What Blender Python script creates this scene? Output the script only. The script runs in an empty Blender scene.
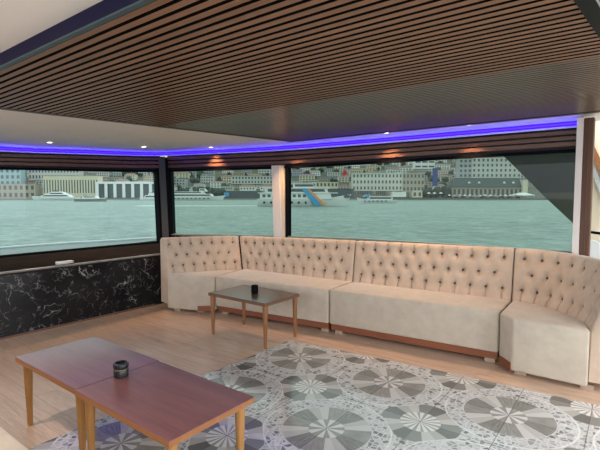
import bpy, bmesh, math, random
from mathutils import Vector, Matrix, noise
random.seed(7)
S = bpy.context.scene
COL = S.collection
PI = math.pi

# ------------------------------------------------------------------ camera
FPX, EYE = 440.0, 1.55
pitch = math.atan(28 / FPX)
yaw = math.atan(335 / FPX * math.cos(pitch))
cam_d = bpy.data.cameras.new('camera')
cam = bpy.data.objects.new('camera', cam_d)
COL.objects.link(cam)
cam_d.sensor_width = 36
cam_d.lens = FPX / 600 * 36
cam_d.clip_end = 5000
cam_d.clip_start = 0.05
cam.location = (0, 0, EYE)
cam.rotation_euler = (PI / 2 - pitch, 0, yaw)
S.camera = cam

# ------------------------------------------------------------------ materials
def newmat(name):
    m = bpy.data.materials.new(name)
    m.use_nodes = True
    nt = m.node_tree
    b = nt.nodes['Principled BSDF']
    return m, nt, b

def plain(name, col, rough=.6, metal=0, spec=.5, emit=None, es=0, var=0, vscale=20):
    m, nt, b = newmat(name)
    b.inputs['Base Color'].default_value = (*col, 1)
    b.inputs['Roughness'].default_value = rough
    b.inputs['Metallic'].default_value = metal
    b.inputs['Specular IOR Level'].default_value = spec
    if emit:
        b.inputs['Emission Color'].default_value = (*emit, 1)
        b.inputs['Emission Strength'].default_value = es
    if var:
        n = nt.nodes.new('ShaderNodeTexNoise'); n.inputs['Scale'].default_value = vscale; n.inputs['Detail'].default_value = 4
        tc = nt.nodes.new('ShaderNodeTexCoord'); nt.links.new(tc.outputs['Object'], n.inputs['Vector'])
        r = nt.nodes.new('ShaderNodeMapRange'); r.inputs['To Min'].default_value = 1 - var; r.inputs['To Max'].default_value = 1 + var
        nt.links.new(n.outputs['Fac'], r.inputs['Value'])
        mx = nt.nodes.new('ShaderNodeVectorMath'); mx.operation = 'SCALE'
        mx.inputs[0].default_value = col
        nt.links.new(r.outputs['Result'], mx.inputs['Scale'])
        nt.links.new(mx.outputs['Vector'], b.inputs['Base Color'])
    return m

class G:
    """small node-graph helper"""
    def __init__(s, nt): s.nt = nt
    def n(s, t): return s.nt.nodes.new(t)
    def put(s, sock, v):
        if hasattr(v, 'links') or hasattr(v, 'is_output'): s.nt.links.new(v, sock)
        else: sock.default_value = v
    def m(s, op, a, b=0.0, c=None):
        x = s.n('ShaderNodeMath'); x.operation = op
        s.put(x.inputs[0], a); s.put(x.inputs[1], b)
        if c is not None: s.put(x.inputs[2], c)
        return x.outputs[0]
    def mix(s, f, a, b):
        x = s.n('ShaderNodeMix'); x.data_type = 'RGBA'
        s.put(x.inputs[0], f)
        s.put(x.inputs[6], (*a, 1) if isinstance(a, tuple) else a)
        s.put(x.inputs[7], (*b, 1) if isinstance(b, tuple) else b)
        return x.outputs[2]
    def sep(s, v):
        x = s.n('ShaderNodeSeparateXYZ'); s.put(x.inputs[0], v); return x.outputs
    def comb(s, x_, y_, z_):
        x = s.n('ShaderNodeCombineXYZ')
        s.put(x.inputs[0], x_); s.put(x.inputs[1], y_); s.put(x.inputs[2], z_); return x.outputs[0]
    def noise(s, v, sc, det=3, rough=.5, dist=0):
        x = s.n('ShaderNodeTexNoise'); s.put(x.inputs['Vector'], v)
        x.inputs['Scale'].default_value = sc; x.inputs['Detail'].default_value = det
        x.inputs['Roughness'].default_value = rough; x.inputs['Distortion'].default_value = dist
        return x.outputs['Fac']
    def white(s, v):
        x = s.n('ShaderNodeTexWhiteNoise'); s.put(x.inputs['Vector'], v); return x.outputs['Value']
    def step(s, a, b, v):   # smooth map to 0..1
        x = s.n('ShaderNodeMapRange'); s.put(x.inputs[0], v)
        x.inputs[1].default_value = a; x.inputs[2].default_value = b; return x.outputs[0]
    def obj(s): return s.n('ShaderNodeTexCoord').outputs['Object']
    def bump(s, h, strength=.3, dist=.01):
        x = s.n('ShaderNodeBump'); s.put(x.inputs['Height'], h)
        x.inputs['Strength'].default_value = strength; x.inputs['Distance'].default_value = dist
        return x.outputs['Normal']

def wood(name, dark, light, rough=.4, axis='X', scale=6, coat=0, spec=.5):
    m, nt, b = newmat(name); g = G(nt)
    p = g.sep(g.obj())
    ks = {'X': (.06, 1, 1), 'Y': (1, .06, 1), 'Z': (1, 1, .06)}[axis]
    v = g.comb(g.m('MULTIPLY', p[0], ks[0]), g.m('MULTIPLY', p[1], ks[1]), g.m('MULTIPLY', p[2], ks[2]))
    n1 = g.noise(v, scale * 3, 5, .6, .6)
    n2 = g.noise(v, scale * 18, 3, .6)
    f = g.m('ADD', g.m('MULTIPLY', n1, .7), g.m('MULTIPLY', n2, .3))
    f = g.step(.3, .7, f)
    nt.links.new(g.mix(f, dark, light), b.inputs['Base Color'])
    b.inputs['Roughness'].default_value = rough
    b.inputs['Coat Weight'].default_value = coat
    b.inputs['Coat Roughness'].default_value = .12
    b.inputs['Specular IOR Level'].default_value = spec
    return m

M = {}
M['slatA'] = wood('slat_wood', (.165, .078, .040), (.30, .15, .08), .42, 'X', 4)
M['slatB'] = wood('slat_wood_satin', (.12, .085, .055), (.20, .14, .10), .32, 'X', 4, 0, .42)
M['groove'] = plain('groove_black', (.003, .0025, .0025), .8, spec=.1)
M['sill'] = plain('sill_grey_green', (.20, .25, .23), .3)
M['recess'] = plain('valance_recess', (.012, .009, .018), .5, spec=.3)  # navy tint paints in the blue light reflected between the bars
M['frame_wood'] = wood('frame_wood', (.06, .035, .025), (.12, .07, .05), .4, 'Y', 4)
M['frame_dark'] = plain('frame_dark', (.03, .035, .04), .4, .3)
M['navy'] = plain('navy_fascia', (.009, .007, .04), .7, spec=.2)
M['teal'] = plain('teal_trim', (.045, .075, .085), .4)
M['steel_dark'] = plain('dark_steel_paint', (.010, .014, .0135), .6, spec=.12)
M['steel_light'] = plain('light_grey_trim', (.45, .47, .45), .5)
M['white_ceiling'] = plain('white_ceiling', (.86, .80, .74), .6, var=.02, vscale=3)
M['cove'] = plain('cove_white', (.8, .8, .82), .6)
M['led'] = plain('led_violet', (.02, .01, .05), .5, emit=(.0165, .0008, .60), es=2.6)
M['led_core'] = plain('led_core', (.02, .01, .05), .5, emit=(.026, .007, 1.0), es=4.0)
M['valance'] = wood('valance_wood', (.09, .04, .028), (.19, .085, .055), .35, 'X', 4)
M['black'] = plain('black_metal', (.006, .006, .008), .7, spec=.03)
M['dark_ledge'] = plain('dark_polished_ledge', (.022, .018, .016), .8, spec=.0, var=.4, vscale=6)
M['white_post'] = plain('white_post', (.72, .66, .66), .5)
M['cream_post'] = plain('cream_post', (.72, .62, .52), .5)
M['brown_post'] = wood('brown_post', (.085, .038, .024), (.15, .075, .05), .45, 'Z', 6, spec=.2)
M['honey'] = wood('honey_leg', (.30, .135, .035), (.47, .235, .075), .35, 'Z', 8, .2)
M['leg_brown'] = wood('brown_leg', (.20, .085, .035), (.32, .15, .065), .4, 'Z', 8)
M['walnut_red'] = wood('reddish_tabletop', (.115, .045, .052), (.23, .10, .105), .36, 'X', 3, .2, .35)
M['walnut_dark'] = wood('dark_tabletop', (.05, .03, .022), (.09, .055, .04), .28, 'X', 3, .12, .4)
M['edge_orange'] = wood('edge_orange', (.26, .10, .035), (.36, .15, .055), .35, 'X', 8)
M['edge_brown'] = wood('edge_brown', (.13, .065, .04), (.2, .10, .06), .35, 'X', 8)
M['plinth'] = wood('plinth_wood', (.17, .05, .022), (.26, .085, .04), .4, 'X', 5)
M['foot'] = wood('pale_foot', (.30, .24, .18), (.42, .34, .26), .5, 'X', 6)
M['ash_dark'] = plain('dark_glazed_metal', (.02, .022, .024), .22, .4)
M['brass'] = plain('brass_line', (.22, .17, .10), .45, .7)
M['button'] = plain('button_fabric', (.17, .11, .075), .9)
M['pale_plastic'] = plain('pale_plastic', (.6, .62, .58), .4)
M['lamp'] = plain('lamp_glow', (.9, .85, .8), .4, emit=(1, .86, .68), es=6)
M['chrome'] = plain('lamp_ring', (.7, .7, .7), .3, .6)

def fabric(name, c1, c2):
    m, nt, b = newmat(name); g = G(nt)
    o = g.obj()
    n = g.noise(o, 7, 5, .65)
    f = g.step(.32, .7, n)
    nt.links.new(g.mix(f, c1, c2), b.inputs['Base Color'])
    b.inputs['Roughness'].default_value = .85
    b.inputs['Sheen Weight'].default_value = .35
    b.inputs['Sheen Roughness'].default_value = .4
    b.inputs['Specular IOR Level'].default_value = .2
    nt.links.new(g.bump(g.noise(o, 260, 2), .12, .002), b.inputs['Normal'])
    return m
M['velvet'] = fabric('beige_velvet', (.445, .39, .325), (.545, .48, .405))
M['velvet_back'] = fabric('beige_velvet_back', (.485, .38, .30), (.60, .475, .385))

def marble():
    m, nt, b = newmat('black_marble'); g = G(nt)
    o = g.obj()
    warp = g.n('ShaderNodeTexNoise'); warp.inputs['Scale'].default_value = 5; warp.inputs['Detail'].default_value = 4
    nt.links.new(o, warp.inputs['Vector'])
    vm = g.n('ShaderNodeVectorMath'); vm.operation = 'MULTIPLY_ADD'
    nt.links.new(warp.outputs['Color'], vm.inputs[0]); vm.inputs[1].default_value = (.35, .35, .35); nt.links.new(o, vm.inputs[2])
    def vein(sc, w, off):
        vo = g.n('ShaderNodeTexVoronoi'); vo.feature = 'DISTANCE_TO_EDGE'; vo.inputs['Scale'].default_value = sc
        ad = g.n('ShaderNodeVectorMath'); ad.operation = 'ADD'; nt.links.new(vm.outputs[0], ad.inputs[0]); ad.inputs[1].default_value = (off,) * 3
        nt.links.new(ad.outputs[0], vo.inputs['Vector'])
        return g.m('SUBTRACT', 1, g.step(0, w, vo.outputs['Distance']))
    mask = g.step(.50, .64, g.noise(o, 6, 3))
    mask2 = g.step(.48, .62, g.noise(o, 11, 3))
    v1 = g.m('MULTIPLY', vein(4.2, .02, 0), mask)
    v2 = g.m('MULTIPLY', vein(10, .026, 3.3), mask2)
    v = g.m('MINIMUM', g.m('ADD', v1, g.m('MULTIPLY', v2, .55)), 1)
    base = g.mix(g.step(.35, .75, g.noise(o, 3, 4)), (.006, .006, .009), (.020, .020, .023))
    nt.links.new(g.mix(g.m('MULTIPLY', v, .85), base, (.55, .54, .53)), b.inputs['Base Color'])
    b.inputs['Roughness'].default_value = .16; b.inputs['Specular IOR Level'].default_value = .22
    return m
M['marble'] = marble()

def planks():
    m, nt, b = newmat('laminate_planks'); g = G(nt)
    p = g.sep(g.obj())
    row = g.m('FLOOR', g.m('DIVIDE', g.m('ADD', p[1], 50 - 1.165), .15))
    fy = g.m('FRACT', g.m('DIVIDE', g.m('ADD', p[1], 50 - 1.165), .15))
    off = g.m('MULTIPLY', g.white(g.comb(row, 3.1, 0)), 1.2)
    px = g.m('DIVIDE', g.m('ADD', g.m('ADD', p[0], 50), off), 1.2)
    colx = g.m('FLOOR', px); fx = g.m('FRACT', px)
    rnd = g.white(g.comb(row, colx, 1.7))
    v = g.comb(g.m('MULTIPLY', g.m('ADD', p[0], g.m('MULTIPLY', rnd, 7)), .09), p[1], 0)
    gr = g.m('ADD', g.m('MULTIPLY', g.noise(v, 16, 5, .6, .8), .6), g.m('MULTIPLY', g.noise(v, 90, 3, .6), .4))
    gr = g.step(.3, .72, gr)
    c = g.mix(gr, (.36, .23, .155), (.80, .60, .46))
    c = g.mix(g.m('MULTIPLY', rnd, .5), c, (.60, .44, .345))
    e = g.m('MINIMUM', g.m('MINIMUM', fy, g.m('SUBTRACT', 1, fy)), g.m('MULTIPLY', g.m('MINIMUM', fx, g.m('SUBTRACT', 1, fx)), 8))
    seam = g.m('SUBTRACT', 1, g.step(.0, .03, e))
    c = g.mix(g.m('MULTIPLY', seam, .42), c, (.12, .07, .05))
    nt.links.new(c, b.inputs['Base Color'])
    b.inputs['Roughness'].default_value = .30
    nt.links.new(g.bump(g.m('SUBTRACT', 1, seam), .2, .002), b.inputs['Normal'])
    return m
M['planks'] = planks()

def tiles():
    """printed patchwork tile: large wheels on a square lattice, small rosettes between, pebble mosaic in the gaps"""
    m, nt, b = newmat('patchwork_tile'); g = G(nt)
    p = g.sep(g.obj())
    A = .93
    def cell(v, c0):
        u = g.m('ADD', g.m('DIVIDE', g.m('SUBTRACT', v, c0), A), 40.5)
        return g.m('MULTIPLY', g.m('SUBTRACT', g.m('FRACT', u), .5), A), g.m('FLOOR', u)
    def polar(x, y):
        r = g.m('SQRT', g.m('ADD', g.m('MULTIPLY', x, x), g.m('MULTIPLY', y, y)))
        return r, g.m('DIVIDE', g.m('ADD', g.m('ARCTAN2', y, x), PI), 2 * PI)
    bx, ix = cell(p[0], -1.585); by, iy = cell(p[1], 3.31)
    sx, jx = cell(p[0], -1.585 + A / 2); sy, jy = cell(p[1], 3.31 - A / 2)
    rb, ab = polar(bx, by); rs, as_ = polar(sx, sy)
    lt = lambda v, t: g.m('LESS_THAN', v, t)
    gt = lambda v, t: g.m('GREATER_THAN', v, t)
    AND = lambda a, b_: g.m('MULTIPLY', a, b_)
    # pebbles
    vo = g.n('ShaderNodeTexVoronoi'); vo.inputs['Scale'].default_value = 27
    nt.links.new(g.comb(p[0], p[1], 0), vo.inputs['Vector'])
    ve = g.n('ShaderNodeTexVoronoi'); ve.feature = 'DISTANCE_TO_EDGE'; ve.inputs['Scale'].default_value = 27
    nt.links.new(g.comb(p[0], p[1], 0), ve.inputs['Vector'])
    pr = g.sep(vo.outputs['Color'])[0]
    peb = g.mix(g.step(.35, 1.0, pr), (.52, .535, .55), (.10, .105, .11))
    c = g.mix(g.m('SUBTRACT', 1, g.step(0, .16, ve.outputs['Distance'])), peb, (.70, .72, .735))
    # pale ring lines
    def ring(col, r, r0, w, colr):
        f = g.m('SUBTRACT', 1, g.step(0, w, g.m('ABSOLUTE', g.m('SUBTRACT', r, r0))))
        return g.mix(f, col, colr)
    c = ring(c, rb, .425, .009, (.82, .82, .80))
    # small rosette: outer octagonal sectors, petal disc
    k8 = g.m('FLOOR', g.m('ADD', g.m('MULTIPLY', as_, 8), .0))
    odd4 = gt(g.m('FRACT', g.m('MULTIPLY', g.m('ADD', g.m('MULTIPLY', as_, 4), .25), 1)), .5)
    secs = g.mix(gt(g.m('FRACT', g.m('ADD', g.m('MULTIPLY', as_, 4), .5)), .5), (.105, .11, .105), (.20, .205, .195))
    lights = g.mix(gt(g.m('FRACT', g.m('MULTIPLY', as_, 8)), .5), (.42, .41, .39), (.55, .55, .53))
    # dark in the diagonal directions
    dark = lt(g.m('ABSOLUTE', g.m('SUBTRACT', g.m('FRACT', g.m('ADD', g.m('MULTIPLY', as_, 4), .5)), .5)), .27)
    sc_ = g.mix(dark, lights, secs)
    c = g.mix(lt(g.m('ADD', g.m('ABSOLUTE', sx), g.m('ABSOLUTE', sy)), .33), c, g.mix(lt(rs, .27), c, sc_))
    pet = g.mix(gt(g.m('FRACT', g.m('MULTIPLY', as_, 16)), .42), (.34, .34, .33), (.74, .74, .72))
    c = g.mix(lt(rs, .135), c, pet)
    # big wheel
    a4 = g.m('FRACT', g.m('MULTIPLY', ab, 4))      # light spokes at 0,90,..
    spoke = lt(g.m('ABSOLUTE', g.m('SUBTRACT', a4, .5)), .17)
    grn = g.noise(g.comb(g.m('MULTIPLY', rb, 6), g.m('MULTIPLY', ab, 60), 0), 2, 3)
    w1 = g.mix(gt(g.m('FRACT', g.m('ADD', g.m('MULTIPLY', ab, 4), .5)), .5), (.12, .122, .115), (.21, .212, .20))
    w2 = g.mix(gt(g.m('FRACT', g.m('MULTIPLY', ab, 4)), .5), (.60, .605, .60), (.46, .465, .46))
    big = g.mix(spoke, w1, w2)
    inner = g.mix(gt(g.m('FRACT', g.m('MULTIPLY', ab, 8)), .5), (.70, .705, .70), (.24, .24, .235))
    big = g.mix(lt(rb, .12), big, inner)
    big = g.mix(g.m('MULTIPLY', g.step(.35, .7, grn), .34), big, (.60, .59, .56))
    c = g.mix(lt(rb, .30), c, big)
    c = ring(c, rb, .30, .004, (.7, .7, .68))
    # tile joints
    def joint(v, c0, per, w):
        u = g.m('FRACT', g.m('ADD', g.m('DIVIDE', g.m('SUBTRACT', v, c0), per), 40.5))
        return g.m('SUBTRACT', 1, g.step(w * .5, w, g.m('ABSOLUTE', g.m('SUBTRACT', u, .5))))
    j = g.m('MAXIMUM', joint(p[0], -1.585 + A / 2, A / 2, .009), joint(p[1], 3.31 - A / 2, A, .0045))
    c = g.mix(g.m('MULTIPLY', j, .75), c, (.07, .06, .055))
    c = g.mix(g.m('MULTIPLY', g.noise(g.comb(p[0], p[1], 0), 3, 4), .15), c, (.55, .53, .5))
    c = g.mix(.07, c, (.10, .115, .14))
    nt.links.new(c, b.inputs['Base Color'])
    b.inputs['Roughness'].default_value = .13
    return m
M['tiles'] = tiles()

def glass(name, tint, refl):
    m = bpy.data.materials.new(name); m.use_nodes = True
    nt = m.node_tree; nt.nodes.clear(); g = G(nt)
    t = g.n('ShaderNodeBsdfTransparent'); t.inputs[0].default_value = (*tint, 1)
    gl = g.n('ShaderNodeBsdfGlossy'); gl.inputs['Roughness'].default_value = .02; gl.inputs[0].default_value = (.9, .95, 1, 1)
    fr = g.n('ShaderNodeFresnel'); fr.inputs[0].default_value = 1.45
    f = g.m('MINIMUM', g.m('MULTIPLY', fr.outputs[0], refl), 1)
    mx = g.n('ShaderNodeMixShader'); nt.links.new(f, mx.inputs[0]); nt.links.new(t.outputs[0], mx.inputs[1]); nt.links.new(gl.outputs[0], mx.inputs[2])
    o = g.n('ShaderNodeOutputMaterial'); nt.links.new(mx.outputs[0], o.inputs[0])
    return m
M['glass_left'] = glass('glass_left', (.37, .44, .42), .9)
M['glass'] = glass('glass_back', (.27, .335, .30), .33)

def water():
    m, nt, b = newmat('sea_water'); g = G(nt)
    o = g.obj()
    n0 = g.noise(o, .6, 9, .72)
    n1 = g.noise(o, .12, 4, .6)
    c = g.mix(g.step(.36, .66, g.m('ADD', g.m('MULTIPLY', n0, .75), g.m('MULTIPLY', n1, .25))), (.05, .095, .085), (.265, .36, .32))
    nt.links.new(c, b.inputs['Base Color'])
    b.inputs['Roughness'].default_value = .4; b.inputs['Specular IOR Level'].default_value = .12
    h = g.m('ADD', g.m('MULTIPLY', g.noise(o, .55, 6, .7), 1.0), g.m('MULTIPLY', g.noise(o, 3.0, 3, .6), .2))
    nt.links.new(g.bump(h, 1.0, .55), b.inputs['Normal'])
    return m
M['water'] = water()

# ------------------------------------------------------------------ mesh helpers
def link(name, bm, mat, parent=None, smooth=False, autos=None):
    me = bpy.data.meshes.new(name)
    bm.normal_update()
    bm.to_mesh(me); bm.free()
    if isinstance(mat, (list, tuple)):
        for x in mat: me.materials.append(x)
    else: me.materials.append(mat)
    if smooth:
        for p in me.polygons: p.use_smooth = True
    o = bpy.data.objects.new(name, me); COL.objects.link(o)
    if autos: 
        for p in me.polygons: p.use_smooth = True
        me.set_sharp_from_angle(angle=math.radians(autos))
    if parent is not None:
        o.parent = parent
        o.matrix_parent_inverse = Matrix.Identity(4)
    return o

def tag(o, label=None, cat=None, group=None, kind=None):
    if label: o['label'] = label
    if cat: o['category'] = cat
    if group: o['group'] = group
    if kind: o['kind'] = kind
    return o

def empty(name, loc=(0, 0, 0), rz=0):
    o = bpy.data.objects.new(name, None); COL.objects.link(o)
    o.location = loc; o.rotation_euler = (0, 0, rz); o.empty_display_size = .1
    return o

def children(o): return [c for c in list(COL.objects) if c.parent == o]
def copy_tree(o, parent=None):
    c = o.copy(); COL.objects.link(c)
    if parent is not None: c.parent = parent
    for ch in children(o): copy_tree(ch, c)
    return c

def box(bm, x0, x1, y0, y1, z0, z1, rz=0, mi=0):
    vs = [bm.verts.new((x, y, z)) for x, y, z in
          ((x0, y0, z0), (x1, y0, z0), (x1, y1, z0), (x0, y1, z0), (x0, y0, z1), (x1, y0, z1), (x1, y1, z1), (x0, y1, z1))]
    if rz:
        c, s = math.cos(rz), math.sin(rz)
        for v in vs: v.co = (v.co.x * c - v.co.y * s, v.co.x * s + v.co.y * c, v.co.z)
    fs = []
    for f in ((0, 3, 2, 1), (4, 5, 6, 7), (0, 1, 5, 4), (1, 2, 6, 5), (2, 3, 7, 6), (3, 0, 4, 7)):
        fc = bm.faces.new([vs[i] for i in f]); fc.material_index = mi; fs.append(fc)
    return vs

def prism(bm, pts, z0, z1, mi=0):
    """vertical extrusion of an XY polygon (z may be lists per vertex)"""
    n = len(pts)
    Z0 = z0 if isinstance(z0, (list, tuple)) else [z0] * n
    Z1 = z1 if isinstance(z1, (list, tuple)) else [z1] * n
    a = [bm.verts.new((p[0], p[1], Z0[i])) for i, p in enumerate(pts)]
    b = [bm.verts.new((p[0], p[1], Z1[i])) for i, p in enumerate(pts)]
    bm.faces.new(a[::-1]).material_index = mi; bm.faces.new(b).material_index = mi
    for i in range(n):
        j = (i + 1) % n
        bm.faces.new((a[i], a[j], b[j], b[i])).material_index = mi
    bmesh.ops.recalc_face_normals(bm, faces=bm.faces[:])

def hexa(bm, lo, hi):
    """8-corner solid from two matching quads"""
    a = [bm.verts.new(p) for p in lo]; b = [bm.verts.new(p) for p in hi]
    bm.faces.new(a[::-1]); bm.faces.new(b)
    for i in range(4):
        j = (i + 1) % 4; bm.faces.new((a[i], a[j], b[j], b[i]))
    bmesh.ops.recalc_face_normals(bm, faces=bm.faces[:])

def lathe(bm, prof, cx=0, cy=0, n=24, cap=True):
    rings = []
    for r, z in prof:
        rings.append([bm.verts.new((cx + r * math.cos(2 * PI * k / n), cy + r * math.sin(2 * PI * k / n), z)) for k in range(n)])
    for a, b in zip(rings, rings[1:]):
        for k in range(n):
            l = (k + 1) % n; bm.faces.new((a[k], a[l], b[l], b[k]))
    if cap:
        bm.faces.new(rings[0][::-1]); bm.faces.new(rings[-1])
    bmesh.ops.recalc_face_normals(bm, faces=bm.faces[:])

def tube(bm, pts, r, n=8):
    rings = []
    P = [Vector(p) for p in pts]
    for i, p in enumerate(P):
        t = (P[min(i + 1, len(P) - 1)] - P[max(i - 1, 0)]).normalized()
        a = t.cross(Vector((0, 0, 1)))
        if a.length < 1e-3: a = Vector((1, 0, 0))
        a.normalize(); b = t.cross(a)
        rings.append([bm.verts.new(p + (a * math.cos(2 * PI * k / n) + b * math.sin(2 * PI * k / n)) * r) for k in range(n)])
    for a, b in zip(rings, rings[1:]):
        for k in range(n):
            l = (k + 1) % n; bm.faces.new((a[k], a[l], b[l], b[k]))
    bm.faces.new(rings[0][::-1]); bm.faces.new(rings[-1])
    bmesh.ops.recalc_face_normals(bm, faces=bm.faces[:])

def bevel(bm, w, seg=2):
    bmesh.ops.bevel(bm, geom=bm.edges[:], offset=w, segments=seg, affect='EDGES', profile=.5)

def offs(pts, d):
    """offset open polyline to its right side (d>0: right of travel) with mitred joints"""
    out = []
    for i, p in enumerate(pts):
        ns = []
        for a, b in ((i - 1, i), (i, i + 1)):
            if a >= 0 and b < len(pts):
                dx, dy = pts[b][0] - pts[a][0], pts[b][1] - pts[a][1]
                l = math.hypot(dx, dy); ns.append((dy / l, -dx / l))
        nx = sum(n[0] for n in ns) / len(ns); ny = sum(n[1] for n in ns) / len(ns)
        l2 = nx * nx + ny * ny
        out.append((p[0] + nx / l2 * d, p[1] + ny / l2 * d))
    return out

def ribbon(bm, inner, outer, zb, zt):
    """solid band between two XY polylines, z given per point"""
    n = len(inner); V = []
    for i in range(n):
        V.append([bm.verts.new((*inner[i][:2], zb[i])), bm.verts.new((*outer[i][:2], zb[i])),
                  bm.verts.new((*outer[i][:2], zt[i])), bm.verts.new((*inner[i][:2], zt[i]))])
    for a, b in zip(V, V[1:]):
        for k in range(4):
            l = (k + 1) % 4; bm.faces.new((a[k], a[l], b[l], b[k]))
    bm.faces.new(V[0][::-1]); bm.faces.new(V[-1])
    bmesh.ops.recalc_face_normals(bm, faces=bm.faces[:])

# ------------------------------------------------------------------ glazing line
#        x      y     led   wtop  sill
GL = [(-6.82, -2.2, 2.13, 1.87, .73), (-6.82, 2.3, 2.195, 1.94, .73), (-6.82, 3.4, 2.25, 1.97, .73), (-6.81, 4.3, 2.29, 1.995, .73),
      (-6.78, 4.78, 2.32, 2.015, .73), (-6.55, 5.02, 2.335, 2.03, .88), (-5.5, 5.07, 2.31, 2.015, .91), (-4.25, 5.12, 2.28, 1.995, .95),
      (-2.9, 5.16, 2.275, 2.0, .985), (-1.5, 5.2, 2.28, 2.015, .985), (-.44, 5.22, 2.285, 2.02, .985)]
gxy = [(p[0], p[1]) for p in GL]
gin = offs(gxy, .0)

# ------------------------------------------------------------------ floor
bm = bmesh.new(); prism(bm, [(-7.0, -3.2), (3.4, -3.2), (3.4, 5.6), (-7.0, 5.6)], -.12, 0)
floor = tag(link('floor', bm, M['planks']), kind='structure')
bm = bmesh.new(); prism(bm, [(-2.90, -2.0), (2.6, -2.0), (2.6, 4.02), (-.15, 3.875), (-1.15, 3.815), (-2.92, 3.665)], .0, .004)
link('tile_inlay', bm, M['tiles'], floor)
# hull below the deck
bm = bmesh.new(); prism(bm, [(-7.3, -12), (4, -12), (4, 5.7), (-7.3, 5.7)], -2.2, -.12)
tag(link('trim_1', bm, plain('hull_white', (.6, .62, .62), .5)), kind='structure')

# ------------------------------------------------------------------ left marble wall and ledge
bm = bmesh.new(); box(bm, -5.53, -5.43, -2.6, 5.05, 0, .715)
wl = tag(link('wall_left', bm, M['marble']), kind='structure')
bm = bmesh.new(); box(bm, -6.9, -5.415, -2.6, 5.0, .70, .73); bevel(bm, .004, 1)
link('ledge_top', bm, M['dark_ledge'], wl)
bm = bmesh.new(); box(bm, -5.445, -5.41, -2.6, 5.0, .715, .738); bevel(bm, .008, 2)
tag(link('ledge_edge', bm, plain('grey_marble_edge', (.22, .20, .18), .25, var=.4, vscale=14), wl), 'pale grey polished edge')
bm = bmesh.new(); box(bm, -5.43, -5.417, -2.6, 3.7, 0, .022)
tag(link('baseboard_left', bm, M['edge_brown']), kind='structure')

# back low wall under the windows
B = [(-6.74, 4.92, 2.33, 2.025, .875)] + GL[6:]
bxy = [(p[0], p[1]) for p in B]
bm = bmesh.new(); ribbon(bm, offs(bxy, .03), offs(bxy, -.12), [0] * len(B), [p[4] - .012 for p in B])
wb = tag(link('wall_back', bm, M['marble']), kind='structure')
bm = bmesh.new(); ribbon(bm, offs(bxy, .04), offs(bxy, -.05), [p[4] - .012 for p in B], [p[4] for p in B])
link('window_sill', bm, M['sill'], wb)

# ------------------------------------------------------------------ windows
def window(name, seg, mat, fr=.022):
    xy = [(p[0], p[1]) for p in seg]
    root = tag(empty(name, (0, 0, 0)), kind='structure')
    bm = bmesh.new(); n = len(seg)
    a = [bm.verts.new((*xy[i], seg[i][4])) for i in range(n)]; b = [bm.verts.new((*xy[i], seg[i][3])) for i in range(n)]
    for i in range(n - 1): bm.faces.new((a[i], a[i + 1], b[i + 1], b[i]))
    link('pane', bm, mat, root)
    bm = bmesh.new()
    ribbon(bm, offs(xy, .03), offs(xy, -.03), [p[3] - fr for p in seg], [p[3] + .01 for p in seg])
    link('top_frame', bm, M['black'], root)
    bm = bmesh.new()
    ribbon(bm, offs(xy, .03), offs(xy, -.03), [p[4] for p in seg], [p[4] + (.03 if name == 'window_1' else .015) for p in seg])
    link('bottom_frame', bm, M['black'] if name == 'window_1' else M['sill'], root)
    return root
lerp = lambda a, b, t: tuple(a[i] + (b[i] - a[i]) * t for i in range(len(a)))
window('window_1', GL[0:5], M['glass_left'])
P5 = (-6.70, 4.95, 2.33, 2.025, .875); Q0 = lerp(GL[6], GL[7], .93); Q1 = lerp(GL[7], GL[8], .06)
window('window_2', [P5, GL[6], Q0], M['glass'])
window('window_3', [Q1, GL[8], GL[9], GL[10]], M['glass'])

# posts -------------------------------------------------------
bm = bmesh.new()
hexa(bm, [(-6.80, 4.70, .70), (-6.68, 4.70, .70), (-6.62, 4.93, .70), (-6.72, 5.06, .70)],
         [(-6.88, 4.70, 2.26), (-6.76, 4.70, 2.26), (-6.66, 4.93, 2.26), (-6.76, 5.06, 2.26)])
pt = tag(link('trim_2', bm, M['black']), kind='structure')
bm = bmesh.new()
hexa(bm, [(-6.665, 4.73, .75), (-6.655, 4.73, .75), (-6.60, 4.82, .75), (-6.61, 4.82, .75)],
         [(-6.745, 4.73, 2.24), (-6.735, 4.73, 2.24), (-6.68, 4.82, 2.24), (-6.69, 4.82, 2.24)])
link('post_lip', bm, plain('grey_lip', (.03, .03, .033), .5), pt)
bm = bmesh.new(); hexa(bm, [(-4.32, 5.03, .93), (-4.18, 5.04, .93), (-4.18, 5.17, .93), (-4.32, 5.16, .93)],
                           [(-4.36, 5.03, 2.02), (-4.22, 5.04, 2.02), (-4.22, 5.17, 2.02), (-4.36, 5.16, 2.02)])
wp = tag(link('trim_3', bm, M['white_post']), kind='structure')
bm = bmesh.new(); hexa(bm, [(-4.18, 5.05, .93), (-4.125, 5.055, .93), (-4.125, 5.17, .93), (-4.18, 5.17, .93)],
                           [(-4.22, 5.05, 2.02), (-4.165, 5.055, 2.02), (-4.165, 5.17, 2.02), (-4.22, 5.17, 2.02)])
link('post_return', bm, M['cream_post'], wp)
bm = bmesh.new(); box(bm, -4.125, -4.10, 5.07, 5.18, .93, 2.02)
link('post_gasket', bm, M['black'], wp)
bm = bmesh.new(); box(bm, -.475, -.42, 5.06, 5.24, 0, 2.31)
rp = tag(link('trim_4', bm, M['white_post']), kind='structure')
bm = bmesh.new(); box(bm, -.42, -.335, 5.08, 5.22, 0, 2.31); bevel(bm, .006, 1)
link('post_facing', bm, M['brown_post'], rp)
bm = bmesh.new(); box(bm, -.387, -.375, 5.072, 5.082, 0, 2.31)
link('post_groove', bm, plain('groove_brown', (.07, .025, .015), .4), rp)

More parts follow.
